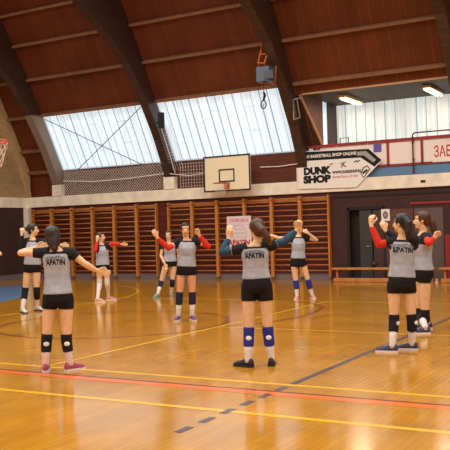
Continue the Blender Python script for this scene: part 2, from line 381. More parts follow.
# translucent windows between the arches (far side and near side)
wn = 0
def window(x0, x1, p0, p1, name, gm, step=.31, corr=.02, sgn=1, emis=True):
    root = empty(name, ((x0+x1)/2, p0[0], p0[1])); root['kind'] = 'structure'
    d = V((0, p1[0]-p0[0], p1[1]-p0[1])); nrm = V((1,0,0)).cross(d).normalized()
    if nrm.y*(YC-p0[0]) < 0: nrm = -nrm            # towards the hall
    n = int((x1-x0)/.08)
    mb = MB(); A = []; B = []
    for i in range(n+1):
        x = x0+(x1-x0)*i/n; w = corr*(1 if i % 2 else -1)
        A.append(V((x, p0[0], p0[1]))+nrm*w-nrm*.05); B.append(V((x, p1[0], p1[1]))+nrm*w-nrm*.05)
    mb.add(A+B, [(i, i+1, n+2+i, n+1+i) for i in range(n)])
    part(mb, 'translucent_panel', gm, root)
    fr = MB(); k = int((x1-x0)/step)
    for i in range(1, k):
        x = x0+(x1-x0)*i/k+random.uniform(-.03, .03); a = V((x, p0[0], p0[1])); w = random.choice((.02, .035, .05))
        fr.bar(a-nrm*.02, a+d-nrm*.02, w, .012, up=nrm)
    part(fr, 'panel_seams', M['seam'], root)
    return root, d, nrm
wn = 1
for (x0, x1) in [(ARX[i]+.15, ARX[i+1]-.15) for i in range(len(ARX)-1)]:
    if not (-10.5 < x0 < -9.9):
        r_, d_, n_ = window(x0, x1, OUT[1], OUT[2], 'window_%d' % wn, M['glass']); wn += 1
        m_ = MB()
        for q in (.38, .74):
            a = V((x0, *OUT[1]))+d_*q
            for s_ in (.45, .72): m_.bar(a+V((s_*(x1-x0)-.25, 0, 0))-n_*.02, a+V((s_*(x1-x0)+.15, 0, 0))-n_*.02, .012, .012, up=n_)
        part(m_, 'cross_battens', M['seam'], r_)
    window(x0, x1, mir(OUT[1]), mir(OUT[2]), 'window_%d' % wn, M['glass']); wn += 1

# ------------------------------------------------------------------ gallery in the third bay
GY = 25.2; GX0, GX1 = -10.05, -5.35
g = MB(); g.box((GX0-.1, 22.5, 5.655), (GX1, GY+.1, 5.75)); 
g = MB(); g.prism([(GX0-.1, 22.56, 5.66), (GX1+.1, 22.56, 5.66), (GX1+.1, GY+.2, 5.62), (GX0-.1, GY+.2, 5.62)], (0, 0, .1)); st(g, 'ceiling_gallery', M['slats'])
g = MB(); g.box((GX0-.1, D+.3, 2.98), (GX1+.1, GY+.2, 3.08)); st(g, 'floor_gallery', M['baseb'])
g = MB(); g.prism([(GX0-.06, 23.45, 3.08), (GX0-.06, 23.4, 4.05), (GX0-.06, 22.56, 5.66), (GX0-.06, 24.1, 5.64), (GX0-.06, 24.1, 3.08)], (.06, 0, 0))
g.box((GX0-.06, 24.1, 3.08), (GX0, 24.5, 3.9)); st(g, 'wall_gallery_side', M['panel'])
g = MB(); g.box((GX0-.06, 24.5, 3.08), (GX0, GY+.1, 5.66)); st(g, 'wall_gallery_corner', mat('dark_brown_post', (66, 42, 34), .6))
g = MB(); g.prism([(GX1, 23.45, 3.08), (GX1, 22.56, 5.66), (GX1, GY+.2, 5.66), (GX1, GY+.2, 3.08)], (.06, 0, 0)); st(g, 'wall_gallery_end', M['panel'])
g = MB(); g.bar((-9.77, 23.38, 4.13), (-10.13, 22.55, 5.66), .06, .05); g.bar((GX0, 22.55, 5.655), (GX1, 22.55, 5.655), .05, .05); st(g, 'trim_7', mat('pale_wood_trim', (188, 140, 98), .6))
g = MB(); g.prism([(-9.77, 23.4, 4.13), (-10.14, 22.6, 5.66), (-10.28, 22.6, 5.66), (-10.28, 23.4, 4.13)], (0, .04, .02)); st(g, 'wall_gallery_infill', M['arch'])
pn = empty('window_20', (GX0-.03, 24.36, 3.9)); pn['kind'] = 'structure'
part(box1((GX0-.05, 24.1, 3.9), (GX0-.03, 24.5, 5.64)), 'pane', M['strip'], pn)
m_ = MB(); m_.bar((GX0-.01, 24.1, 3.9), (GX0-.01, 24.1, 5.64), .02, .02); m_.bar((GX0-.01, 24.1, 4.5), (GX0-.01, 24.5, 4.5), .02, .02); part(m_, 'window_frame', M['white'], pn)
window(GX0, GX1, (GY+.05, 3.4), (GY, 5.62), 'window_21', M['glass2'], .33)
st(box1((GX0, GY, 3.08), (GX1, GY+.1, 3.42)), 'wall_gallery_back', M['panel'])
for i, x in enumerate((-9.05, -6.48)):
    o = empty('gallery_light', (x, 24.0, 5.6)); tag(o, ['lit fluorescent batten on the gallery ceiling nearer the brown side wall', 'lit fluorescent batten on the gallery ceiling above the red lettered sign'][i], 'ceiling light', 'gallery ceiling lights')
    part(box1((x-.13, 23.25, 5.55), (x+.13, 24.75, 5.63)), 'housing', mat('cream_lamp_housing', (200, 170, 120), .5), o)
    t_ = MB(); t_.tube([(x-.06, 23.3, 5.52), (x-.06, 24.7, 5.52)], .03); t_.tube([(x+.06, 23.3, 5.52), (x+.06, 24.7, 5.52)], .03); part(t_, 'lit_tube', M['lamp'], o)
    L = bpy.data.lights.new('tube_light', 'AREA'); L.shape = 'RECTANGLE'; L.size = .2; L.size_y = 1.4; L.energy = 22; L.color = (1, .85, .62)
    lo = bpy.data.objects.new('tube_light', L); COL.objects.link(lo); lo.location = (0, 0, -.12); lo.parent = o

# gallery railing
gr = empty('gallery_railing', (-8, D, 3.08)); tag(gr, 'red framed gallery railing with off white panels over a blue base strip', 'railing')
part(box1((-10.25, D+.02, 3.1), (-5.3, D+.06, 3.39)), 'base_strip', M['blue'], gr)
part(box1((-10.6, D-.03, 4.08), (-5.3, D+.06, 4.17)), 'top_rail', M['red'], gr)
part(box1((-10.25, D-.02, 3.37), (-5.3, D+.06, 3.43)), 'bottom_rail', M['red'], gr)
xs = [-10.25, -9.9, -7.7, -6.68, -5.36]
for x in xs[1:]: part(box1((x-.035, D-.02, 3.39), (x+.035, D+.06, 4.1)), 'post', M['red'], gr)
for a, b in zip(xs[1:], xs[2:]): part(box1((a+.035, D+.015, 3.42), (b-.035, D+.04, 4.09)), 'panel', M['panel_w'], gr)
hr = empty('handrail', (-6, D, 3.1)); tag(hr, 'thin dark steel handrail rising just above the railing left of the red lettered sign', 'handrail')
m_ = MB(); m_.tube([(-6.93, D-.06, 3.1), (-6.93, D-.06, 4.22), (-6.9, D-.06, 4.27), (-6.84, D-.06, 4.29), (-5.3, D-.06, 4.29)], .022); part(m_, 'rail', mat('dark_red_steel', (84, 34, 34), .5), hr)
for z in (3.5, 4.0): part(box1((-6.96, D-.07, z), (-6.90, D, z+.05)), 'clamp', M['red'], hr)
hs = MB(); hs.tube([(-9.25, D+.15, 4.0), (-9.25, D+.15, 4.34), (-8.98, D+.15, 4.34), (-8.98, D+.15, 4.0)], .018); hs = hs.build('seat_frame', M['darkm'], loc=(-9.1, D+.15, 4.1)); tag(hs, 'small dark tubular hoop poking above the railing below the left gallery lamp', 'frame')

# forbidding sign on the railing
sg = empty('lettered_sign', (-5.6, D-.02, 3.4)); tag(sg, 'pale sign with red capital letters at the right end of the gallery railing', 'sign')
part(box1((-6.37, D-.05, 3.40), (-4.2, D-.03, 4.02)), 'sign_board', M['panel_w'], sg)
sign_text('ЗАБРАЊЕНО', .44, (-5.46, D-.056, 3.68), M['redp'], sg, bold=.006, width=1.72)
pp = MB(); pp.box((-8.14, D+.0, 3.82), (-7.9, D+.012, 4.06)); o = pp.build('sticker', M['purple'], loc=(-8.02, D, 3.82)); tag(o, 'small purple sheet on the railing panel above the arrow banner tip', 'sticker')
# arrow banner
bn = empty('arrow_banner', (-9.2, D-.14, 2.8)); tag(bn, 'white arrow shaped advertising banner with black graffiti lettering hung on the railing', 'banner')
BY = D-.15
out = [(-10.55, 2.84), (-8.66, 2.80), (-7.83, 3.56), (-8.24, 3.95), (-10.55, 4.01)]
m_ = MB(); m_.prism([(x, BY, z) for x, z in out], (0, .02, 0)); part(m_, 'sheet', M['banner'], bn)
m_ = MB(); m_.prism([(x, BY-.004, z) for x, z in [(-10.52, 3.70), (-8.5, 3.68), (-8.08, 3.38), (-7.85, 3.56), (-8.24, 3.92), (-10.52, 3.98)]], (0, .003, 0)); part(m_, 'black_band', M['black'], bn)
m_ = MB(); m_.prism([(x, BY-.009, z) for x, z in [(-8.6, 3.86), (-8.32, 3.86), (-8.02, 3.58), (-8.1, 3.5), (-8.4, 3.74), (-8.6, 3.74)]], (0, .003, 0)); part(m_, 'pale_stripe', M['lightm'], bn)
sign_text('THE BASKETBALL SHOP ONLINE', .13, (-9.5, BY-.008, 3.82), M['banner'], bn, 'band_lettering', .004, 1.75)
sign_text('DUNK', .29, (-9.93, BY-.006, 3.36), M['black'], bn, 'logo_lettering', .022, .92)
sign_text('SHOP', .29, (-9.93, BY-.006, 3.10), M['black'], bn, 'logo_lettering', .022, .92)
sign_text('WWW.DUNKSHOP.RS', .12, (-8.95, BY-.006, 3.28), M['black'], bn, 'address_lettering', .006, .92)
sign_text('BASKETBALL STORE', .085, (-9.0, BY-.006, 3.14), M['orangep'], bn, 'red_lettering', .002, .8)
for x in (-10.4, -9.3, -8.3):
    m_ = MB(); m_.tube([(x, BY+.01, 3.9), (x, BY+.03, 4.0), (x, D-.05, 4.1)], .008, 5); part(m_, 'tie', M['white'], bn)
m_ = MB()
for a, b, w in (((-9.12, 3.42), (-9.06, 3.52), .03), ((-9.06, 3.52), (-8.97, 3.6), .02), ((-9.06, 3.5), (-8.96, 3.43), .028), ((-9.07, 3.52), (-9.16, 3.55), .018), ((-9.07, 3.55), (-9.05, 3.58), .03)): m_.bar((a[0], BY-.006, a[1]), (b[0], BY-.006, b[1]), .006, w, up=(0, 0, 1))
part(m_, 'jumper_logo', M['black'], bn)
m_ = MB(); m_.bar((-9.5, BY-.006, 3.53), (-9.38, BY-.006, 3.56), .006, .025); part(m_, 'swoosh_logo', M['black'], bn); m_ = MB(); m_.bar((-8.72, BY-.006, 3.55), (-8.62, BY-.006, 3.6), .006, .03); m_.bar((-8.63, BY-.006, 3.55), (-8.52, BY-.006, 3.6), .006, .03); part(m_, 'wave_logo', M['black'], bn)
m_ = MB(); m_.tube([(-8.42, BY-.006, 3.08), (-8.32, BY-.006, 3.2), (-8.22, BY-.006, 3.32), (-8.3, BY-.006, 3.42), (-8.42, BY-.006, 3.36), (-8.5, BY-.006, 3.2)], .018, 6, True, .3, (0, 1, 0)); m_.bar((-8.45, BY-.006, 3.2), (-8.3, BY-.006, 3.3), .006, .06); part(m_, 'corner_logo', M['black'], bn)

# beam vent
o = box1((-6.72, D-.115, 2.83), (-6.58, D-.1, 2.9)).build('beam_vent', M['dark'], loc=(-6.65, D-.1, 2.83)); tag(o, 'small dark vent hole in the cream beam under the gallery railing', 'vent')

# ------------------------------------------------------------------ wall bars
post_x = [-21.66, -20.70, -19.73, -18.77, -17.79, -16.81, -15.95]
post_x2 = [-15.49, -14.52, -13.55, -12.52, -11.54, -10.55, -9.57]
ordn = ['section at the far left corner by the cream pillar', 'second section from the far left corner', 'third section from the far left corner', 'fourth section from the far left corner',
        'fifth section from the far left corner', 'narrow section just left of the gap under the second roof arch', 'section just right of the gap under the second roof arch',
        'section left of the one under the basketball backboard', 'section right under the basketball backboard', 'section behind the right half of the white poster',
        'second section from the doorway end', 'last section on the right next to the brown wall']
k = 0
for xs_ in (post_x, post_x2):
    for a, b in zip(xs_, xs_[1:]):
        r_ = empty('wall_bars', ((a+b)/2, D-.1, 0)); tag(r_, 'pale wood wall bars, '+ordn[k], 'wall bars', 'gymnastic wall bars along the far wall'); k += 1
        for x in (a+.027, b-.027): part(box1((x-.026, D-.16, .1), (x+.026, D-.02, 2.62)), 'upright', M['wood'], r_)
        for i in range(14):
            z = .3+i*.172; y = D-.125
            if i == 13: y = D-.19
            m_ = MB(); m_.tube([(a+.03, y, z), (b-.03, y, z)], .02, 8); part(m_, 'rung', M['woodd'], r_, smooth=True)
        m_ = MB(); m_.box((a, D-.05, 2.45), (b, D-.02, 2.58)); part(m_, 'top_board', M['woodd'], r_)

# white poster on the bars
ps = empty('poster', (-12.7, D-.23, 1.0)); tag(ps, 'white club poster with red lettering hung on the wall bars', 'poster')
PY = D-.182
part(box1((-13.14, PY, .98), (-12.25, PY+.015, 2.07)), 'sheet', mat('pinkish_white_poster', (240, 218, 218), .6), ps)
sign_text('APATIN', .24, (-12.7, PY-.006, 1.2), M['redp'], ps, bold=.01, width=.8)
sign_text('ODBOJKA', .14, (-12.7, PY-.006, 1.93), M['pinkp'], ps, 'header_lettering', .006, .72)
for x in (-13.0, -12.4):
    m_ = MB(); m_.tube([(x, D-.125+.028*math.cos(t), 2.02+.028*math.sin(t)) for t in [i*math.pi/6 for i in range(12)]], .005, 5, True); m_.tube([(x, D-.15, 2.02), (x, D-.172, 2.03)], .005, 5); part(m_, 'tie', M['white'], ps)
m_ = MB(); m_.tube([(-12.7+.27*math.cos(t), PY-.004, 1.52+.27*math.sin(t)) for t in [i*math.pi/12 for i in range(24)]], .012, 6, True); m_.bar((-12.9, PY-.004, 1.52), (-12.5, PY-.004, 1.52), .006, .03); m_.bar((-12.85, PY-.004, 1.64), (-12.55, PY-.004, 1.64), .006, .02); m_.bar((-12.85, PY-.004, 1.4), (-12.55, PY-.004, 1.4), .006, .02); part(m_, 'emblem', mat('pale_mauve_print', (206, 176, 196), .6), ps)
nt_ = empty('wall_notice', (-7.82, D-.04, 1.76)); tag(nt_, 'small white notice with a dark oval pinned beside the dark doorway', 'notice')
part(box1((-7.95, D-.045, 1.76), (-7.69, D-.03, 2.11)), 'sheet', M['white'], nt_)
m_ = MB(); m_.ell((-7.82, D-.045, 1.935), (.08, .004, .115)); part(m_, 'dark_oval', mat('brown_grey_print', (120, 84, 80), .6), nt_)
m_ = MB(); m_.ell((-7.82, D-.049, 1.935), (.035, .004, .06)); part(m_, 'pale_centre', M['lightm'], nt_)
cb_ = empty('red_cabinet', (-5.6, D-.1, 0)); tag(cb_, 'red cabinet standing against the brown wall at the right edge', 'cabinet')
part(box1((-6.05, D-.22, .02), (-5.15, D-.03, 1.3)), 'body', M['redc'], cb_, bevel=.01)
part(box1((-6.02, D-.235, .06), (-5.61, D-.221, 1.26)), 'door', M['redc'], cb_); part(box1((-5.59, D-.235, .06), (-5.18, D-.221, 1.26)), 'door', M['redc'], cb_)

# ------------------------------------------------------------------ basketball goals
def goal(root, c, half_w, z0, z1, ring_c, dirv, ring_r=.225, border=True):
    """board in a vertical plane; dirv = horizontal unit vector from board to ring"""
    d = V(dirv); s = V((-d.y, d.x, 0)); c = V(c)
    def P(u, v, z): return c+s*u+d*v+V((0, 0, z-c.z))
    m_ = MB(); m_.prism([P(-half_w, -.03, z0), P(half_w, -.03, z0), P(half_w, -.03, z1), P(-half_w, -.03, z1)], d*.03); part(m_, 'backboard', M['board'], root)
    m_ = MB(); w = .05
    for u0, u1, a, b in ((-half_w, half_w, z0, z0+w), (-half_w, half_w, z1-w, z1), (-half_w, -half_w+w, z0, z1), (half_w-w, half_w, z0, z1)): m_.prism([P(u0, .002, a), P(u1, .002, a), P(u1, .002, b), P(u0, .002, b)], d*.01)
    part(m_, 'border', M['darkm'], root)
    m_ = MB(); q = .29; a0, a1 = z0+.3, z0+.72; w = .045
    for u0, u1, a, b in ((-q, q, a0, a0+w), (-q, q, a1-w, a1), (-q, -q+w, a0, a1), (q-w, q, a0, a1)): m_.prism([P(u0, .002, a), P(u1, .002, a), P(u1, .002, b), P(u0, .002, b)], d*.008)
    part(m_, 'target_square', M['darkm'], root)
    rc = V(ring_c)
    m_ = MB(); m_.tube([rc+V((math.cos(t)*ring_r, math.sin(t)*ring_r, 0)) for t in [i*math.pi/14 for i in range(28)]], .016, 8, True)
    b0 = rc-d*ring_r; m_.bar(b0-s*.07, V((c.x, c.y, rc.z))-s*.07+d*.02, .02, .02); m_.bar(b0+s*.07, V((c.x, c.y, rc.z))+s*.07+d*.02, .02, .02)
    m_.prism([P(-.1, .005, rc.z-.17), P(.1, .005, rc.z-.17), P(.1, .005, rc.z+.03), P(-.1, .005, rc.z+.03)], d*.02); part(m_, 'ring', mat('orange_red_ring', (206, 84, 62), .5), root)
    m_ = MB(); n = 12
    for i in range(n):
        for sg_ in (1, -1):
            pts = []
            for j in range(6):
                r = ring_r*(1-.09*j); t = 2*math.pi*(i+sg_*j*.5)/n; pts.append(rc+V((r*math.cos(t), r*math.sin(t), -.01-.075*j)))
            m_.tube(pts, .003, 4)
    part(m_, 'net', M['net'], root)
g1 = empty('basketball_goal', (-12.86, 22.7, 2.7)); tag(g1, 'cream basketball backboard with dark border fixed to the beam above the wall bars', 'basketball goal')
goal(g1, (-12.86, 22.75, 3.4), .86, 2.87, 4.03, (-12.86, 22.75-.42, 3.12), (0, -1, 0))
m_ = MB()
for u in (-.5, .5):
    for z in (2.95, 3.9): m_.bar((-12.86+u, 22.78, z), (-12.86+u, (D-.11 if z < 3.08 else D+.04), z), .05, .05)
    m_.bar((-12.86+u, 22.8, 2.9), (-12.86+u, 22.8, 4.0), .05, .05)
part(m_, 'bracket', M['darkm'], g1)
g2 = empty('basketball_goal', (-10.6, 9.1, 0)); tag(g2, 'portable basketball goal with red ring showing at the left edge of the photo', 'basketball goal')
rc = V(on_floor(-7.5, 141.5, 3.05))
gd = V((.87, .49, 0)); gc = rc-gd*.42
goal(g2, (gc.x, gc.y, 3.4), .9, 2.9, 4.1, rc, gd)
def gp(u, v, z): return V((gc.x, gc.y, 0))-gd*u+V((-gd.y, gd.x, 0))*v+V((0, 0, z))
m_ = MB(); m_.bar(gp(1.2, 0, .3), gp(1.2, 0, 2.6), .14, .14); m_.bar(gp(1.2, 0, 2.5), gp(.03, 0, 3.6), .1, .12); m_.bar(gp(1.2, 0, 2.3), gp(.03, 0, 3.1), .08, .08); part(m_, 'post', M['greym'], g2)
m_ = MB(); m_.bar(gp(2.2, 0, .19), gp(.9, 0, .19), 1.0, .26); part(m_, 'base', M['blue'], g2, bevel=.02)
for yy in (-.4, .4):
    for xx in (2.05, 1.05):
        m_ = MB(); m_.tube([gp(xx, yy-.025, .06), gp(xx, yy+.025, .06)], .06, 12); part(m_, 'wheel', M['darkm'], g2)

# ------------------------------------------------------------------ nets, wires and hoist gear
NY = D-.02
m_ = MB()
xs_ = np.arange(-20.15, -15.6, .11); zs_ = np.arange(3.12, 4.06, .11)
def sag(x, z): return V((x, NY-.05*math.sin((x+20.2)*2.1), z-.05*math.sin((x+20.2)/4.6*math.pi)))
xe = np.arange(-20.15, -15.6, .055); nz = 17
for i in range(-nz, len(xe)):
    for sg_ in (1, -1):
        pts = [sag(-20.15+(i+(j if sg_ > 0 else nz-j))*.055, 3.12+j*.055) for j in range(nz) if 0 <= i+(j if sg_ > 0 else nz-j) < len(xe)]
        if len(pts) > 1 and i % 2 == 0: m_.tube(pts[::2]+([pts[-1]] if len(pts) % 2 == 0 else []), .0048, 4)
for x in np.arange(-15.9, -14.95, .1): m_.tube([(x, NY-.6, 5.2), (x+.15, NY-.3, 4.4), (x+.2, NY-.1, 3.7)], .0045, 4)
for z in np.arange(4.0, 5.2, .1): m_.tube([(-15.9, NY-.45, z), (-15.3, NY-.3-.25*(z-4), z-.05), (-15.0, NY-.45, z)], .0045, 4)
for x in np.arange(-15.0, -13.8, .11): m_.tube([(x, NY, 3.12), (x, NY, 3.95)], .005, 4)
for z in np.arange(3.15, 4.0, .11): m_.tube([(-15.0, NY, z), (-13.8, NY, z)], .005, 4)
o = m_.build('ball_stop_net', M['net'], loc=(-17, NY, 3.12)); tag(o, 'pale knotted ball stop net hanging in front of the brick parapet and second arch', 'net')
def rope(pts, r, label, m, name='rope', cat='rope'):
    m_ = MB(); P_ = [V(p) for p in pts]; m_.tube(P_, r, 6); o = m_.build(name, m, loc=P_[0]); tag(o, label, cat); return o
rope([(-20.05, NY-.12, 3.62), (-18.6, NY-.12, 3.52), (-17, NY-.12, 3.55), (-15.35, NY-.16, 3.63)], .016, 'pale rope carrying the net along the parapet left of the second arch', M['net'])
rope([(-15.3, NY-.2, 3.6), (-14.6, NY-.12, 3.5), (-13.8, NY-.1, 3.55), (-13.2, NY-.1, 3.66)], .014, 'pale rope sagging from the second arch towards the backboard', M['net'])
rope([(-15.1, 22.36, 5.15), (-15.02, 22.75, 4.2), (-15.02, 23.05, 3.6)], .014, 'pale rope dropping down the second arch beside the speaker', M['net'])
rope([(-11.95, NY+.02, 3.62), (-11.3, NY+.02, 3.6), (-10.62, NY+.0, 3.64)], .014, 'pale rope stretched over the brick from the backboard to the third arch', M['net'])
def onwin(x, t): return V((x, OUT[1][0]+(OUT[2][0]-OUT[1][0])*t-.06, OUT[1][1]+(OUT[2][1]-OUT[1][1])*t-.03))
rope([onwin(-20.13, .93), onwin(-16.6, .0)], .014, 'thin dark brace wire falling from upper left to lower right over the left window', M['wire'], 'brace_wire', 'wire')
rope([onwin(-19.4, .0)+V((0, -.05, 0)), onwin(-15.7, .97)+V((0, -.05, 0))], .014, 'thin dark brace wire rising from lower left to upper right over the left window', M['wire'], 'brace_wire', 'wire')
sp = empty('loudspeaker', (-15.2, 22.3, 5.3)); tag(sp, 'slim dark column loudspeaker beside the second roof arch', 'loudspeaker')
part(box1((-15.02, 22.1, 5.03), (-14.86, 22.26, 5.54)), 'body', M['black'], sp, bevel=.01); m_ = MB()
for z in (5.1, 5.22, 5.34, 5.46): m_.tube([(-14.94, 22.1, z), (-14.94, 22.085, z)], .05, 12)
part(m_, 'driver_cones', M['darkm'], sp); part(box1((-15.26, 22.17, 5.2), (-15.02, 22.22, 5.26)), 'bracket', M['darkm'], sp)
hz = empty('hoist', (-10.7, 21.3, 6.1)); tag(hz, 'grey hoist box on an orange bracket hung beside the third roof arch', 'hoist')
HY = 21.2
def hp(x, y, dy=0): d = ray(x, y); return EYEP+d*((HY+dy)/d.y)
m_ = MB(); a, b = hp(258, 67), hp(273, 81); m_.box((a.x, HY-.15, b.z), (b.x-.05, HY+.2, a.z-.03)); part(m_, 'box', M['greym'], hz, bevel=.02)
m_ = MB(); m_.box((hp(267, 70).x, HY-.2, hp(267, 80).z), (hp(276, 70).x, HY-.15, hp(267, 72).z)); part(m_, 'drum_cover', mat('dark_grey_cover', (74, 84, 92), .5), hz)
m_ = MB(); m_.tube([hp(261, 50), hp(258, 63)], .018, 6); m_.tube([hp(269.5, 45), hp(264.5, 63)], .018, 6); m_.tube([hp(258, 63), hp(264.5, 63)], .018, 6); m_.tube([hp(260, 54), hp(267, 54)], .016, 6)
m_.tube([hp(261, 50), hp(262, 40, .3)], .016, 6); m_.tube([hp(269.5, 45), hp(271, 38, .3)], .016, 6); part(m_, 'bracket', M['orangem'], hz)
m_ = MB(); m_.tube([hp(259, 82), hp(275, 84)], .03, 6); m_.tube([hp(259, 67), hp(258, 63)], .016, 6); m_.tube([hp(276, 66), hp(275, 82)], .03, 6); m_.tube([hp(264.5, 66), hp(264.5, 63)], .016, 6); part(m_, 'lower_bracket', mat('dull_orange_steel', (150, 70, 42), .5), hz)
m_ = MB(); m_.tube([hp(263.5, 82), hp(263.6, 92)], .009, 6); part(m_, 'cord', M['darkm'], hz)
m_ = MB(); m_.tube([hp(263.6, 92), hp(264.8, 95), hp(263.5, 101)], [.03, .045, .03], 8); part(m_, 'hook_block', M['black'], hz)
c_ = hp(263.5, 104.5)
m_ = MB(); m_.tube([c_+V((.085*math.cos(t), 0, .115*math.sin(t))) for t in [i*math.pi/10 for i in range(20)]], .02, 6, True); m_.tube([c_+V((0, 0, -.06)), c_+V((.02, 0, .05))], .012, 6); part(m_, 'ring', mat('dark_purple_ring', (78, 58, 84), .5), hz)
br = MB(); a = V((-10.24, 22.35, 5.5)); br.tube([a+V((-.02, 0, 0)), a+V((-.02, -.0, -.62))], .02, 6); br.tube([a, a+V((.25, 0, .02))], .02, 6); br.tube([a+V((.1, 0, 0)), a+V((.12, .15, -.55))], .016, 6); br.tube([a+V((-.02, 0, -.6)), a+V((.12, .15, -.55))], .016, 6)
o = br.build('pipe_bracket', M['lightm'], loc=a); tag(o, 'pale bent pipe bracket on the third arch at the gallery corner', 'bracket')

# ------------------------------------------------------------------ benches and things by the wall
def bench(x0, x1, y, label):
    r_ = empty('bench', ((x0+x1)/2, y, 0)); tag(r_, label, 'bench', 'long gym benches by the far wall')
    part(box1((x0, y-.14, .36), (x1, y+.14, .42)), 'seat', M['wood'], r_, bevel=.006)
    m_ = MB(); m_.box((x0+.05, y-.12, .01), (x1-.05, y-.07, .12)); part(m_, 'lower_beam', M['wood'], r_)
    for x in (x0+.15, x1-.3):
        m_ = MB(); m_.prism([(x-.03, y-.065, .05), (x-.03, y+.12, .05), (x-.03, y+.1, .36), (x-.03, y-.065, .36)], (.06, 0, 0)); m_.box((x-.04, y-.065, 0), (x+.04, y+.16, .06)); part(m_, 'leg', M['woodd'], r_)
bench(-9.25, -6.2, 22.62, 'long low pale wooden bench in front of the dark doorway')
bench(-6.05, -2.6, 22.55, 'long low pale wooden bench at the right edge in front of the red cabinet')
bl = empty('ball', (-7.98, 22.62, .42)); tag(bl, 'dark ball lying on the bench in front of the doorway', 'ball')
m_ = MB(); m_.ell((-7.98, 22.62, .524), .1, None, 20, 14); part(m_, 'body', mat('dark_ball', (46, 34, 36), .5), bl, smooth=True)
m_ = MB(); m_.tube([(-7.98+.101*math.cos(t), 22.62, .524+.101*math.sin(t)) for t in [i*math.pi/14 for i in range(28)]], .004, 5, True); part(m_, 'seam', M['black'], bl)
def loose_shoe(x, y, yaw, m, label):
    r_ = empty('sneaker', (x, y, 0)); tag(r_, label, 'sneaker', 'shoes left under the benches'); shoe_mesh(r_, V((x, y, 0)), yaw, m, M['sole_w'], 1.05)
def shoe_rings(c, yaw, k, z0, z1f, inset=0):
    f = V((math.cos(yaw), math.sin(yaw), 0)); s = V((-f.y, f.x, 0)); prof = [(-.085, .03, .085), (-.068, .04, .105), (-.02, .043, .108), (.03, .043, .098), (.08, .047, .08), (.13, .047, .063), (.165, .038, .05), (.188, .02, .034)]
    rings = []
    for u, w, h in prof:
        rings.append([c+f*(u*k)+s*(w*k*math.cos(t)*(1 if math.sin(t) < 0 else .82))+V((0, 0, k*(z0+(h-z0)*z1f*(.5+.5*math.sin(t))))) for t in [2*math.pi*j/12 for j in range(12)]])
    return rings
def shoe_mesh(root, c, yaw, m, ms, k=1, name='shoe', asroot=False):
    mb = MB(); mb.loft(shoe_rings(c, yaw, k, .012, 1)); o = part(mb, name, m, root, smooth=True)
    f = V((math.cos(yaw), math.sin(yaw), 0)); s = V((-f.y, f.x, 0))
    prof = [(-.09, .022), (-.07, .042), (0, .044), (.08, .047), (.13, .049), (.17, .038), (.192, .018)]
    poly = [c+f*(u*k)+s*(w*k) for u, w in prof]+[c+f*(u*k)-s*(w*k) for u, w in prof[::-1]]
    mb = MB(); mb.prism(poly, (0, 0, .024*k)); so = mb.build('sole', ms, o, loc=world_loc(root))
    mb = MB()
    for i in range(3): u = .02+i*.03; h_ = [.101, .092, .08][i]; mb.tube([c+f*(u*k)+s*(.022*k)+V((0, 0, h_*k)), c+f*(u*k)-s*(.022*k)+V((0, 0, h_*k))], .004*k, 5)
    mb.build('laces', M['sole_w'], o, loc=world_loc(root))
    return o
loose_shoe(-8.2, 22.64, 2.9, M['sh_black'], 'dark sneaker under the doorway bench, left of the other dark one')
loose_shoe(-7.78, 22.64, .15, M['sh_black'], 'dark sneaker under the doorway bench nearest the standing players')
loose_shoe(-6.13, 22.5, 1.7, M['sh_coral'], 'pale sneaker under the gap between the two benches')
loose_shoe(-5.7, 22.57, .1, M['sh_black'], 'dark sneaker under the bench in front of the red cabinet')
def bag(x, y, m, label, w=.3):
    r_ = empty('sports_bag', (x, y, 0)); tag(r_, label, 'bag', 'bags under the benches')
    m_ = MB(); m_.tube([(x-w/2, y, .13), (x-w/2+.03, y, .13), (x+w/2-.03, y, .13), (x+w/2, y, .13)], [.09, .125, .125, .09], 14); part(m_, 'body', m, r_, smooth=True)
    m_ = MB(); m_.tube([(x-.08, y-.1, .2), (x-.06, y-.09, .28), (x+.06, y-.09, .28), (x+.08, y-.1, .2)], .012, 6); part(m_, 'handle', M['darkm'], r_)
bag(-6.75, 22.95, mat('wine_bag', (92, 40, 44), .7), 'wine coloured sports bag behind the bench right of the two standing players')
bag(-5.62, 22.95, mat('dark_bag', (44, 38, 42), .7), 'dark sports bag behind the right bench in front of the red cabinet')

# ------------------------------------------------------------------ hall lamps
li = 0
for x in (-17.9, -12.9, -7.9, -2.9, 2.1, 7.1):
    for y in (3.5, 9.0, 14.5):
        z = {3.5: 9.5, 9.0: 11.1, 14.5: 10.6}[y]; ztop = {3.5: 10.83, 9.0: 12.38, 14.5: 12.2}[y]
        r_ = empty('hall_lamp', (x, y, z)); tag(r_, 'white box lamp hung under the timber roof high above the court', 'ceiling light', 'hall lamps under the roof')
        part(box1((x-.6, y-.25, z), (x+.6, y+.25, z+.12)), 'housing', M['white'], r_)
        part(box1((x-.55, y-.2, z-.02), (x+.55, y+.2, z)), 'diffuser', M['lampw'], r_)
        m_ = MB()
        for s_ in (-.5, .5): m_.tube([(x+s_, y, z+.12), (x+s_, y, ztop-.06)], .012, 6)
        part(m_, 'suspension', M['darkm'], r_)
        L = bpy.data.lights.new('lamp_light', 'AREA'); L.shape = 'RECTANGLE'; L.size = 1.1; L.size_y = .4; L.energy = 235; L.color = (1, .985, .94)
        lo = bpy.data.objects.new('lamp_light', L); COL.objects.link(lo); lo.location = (0, 0, -.05); lo.parent = r_
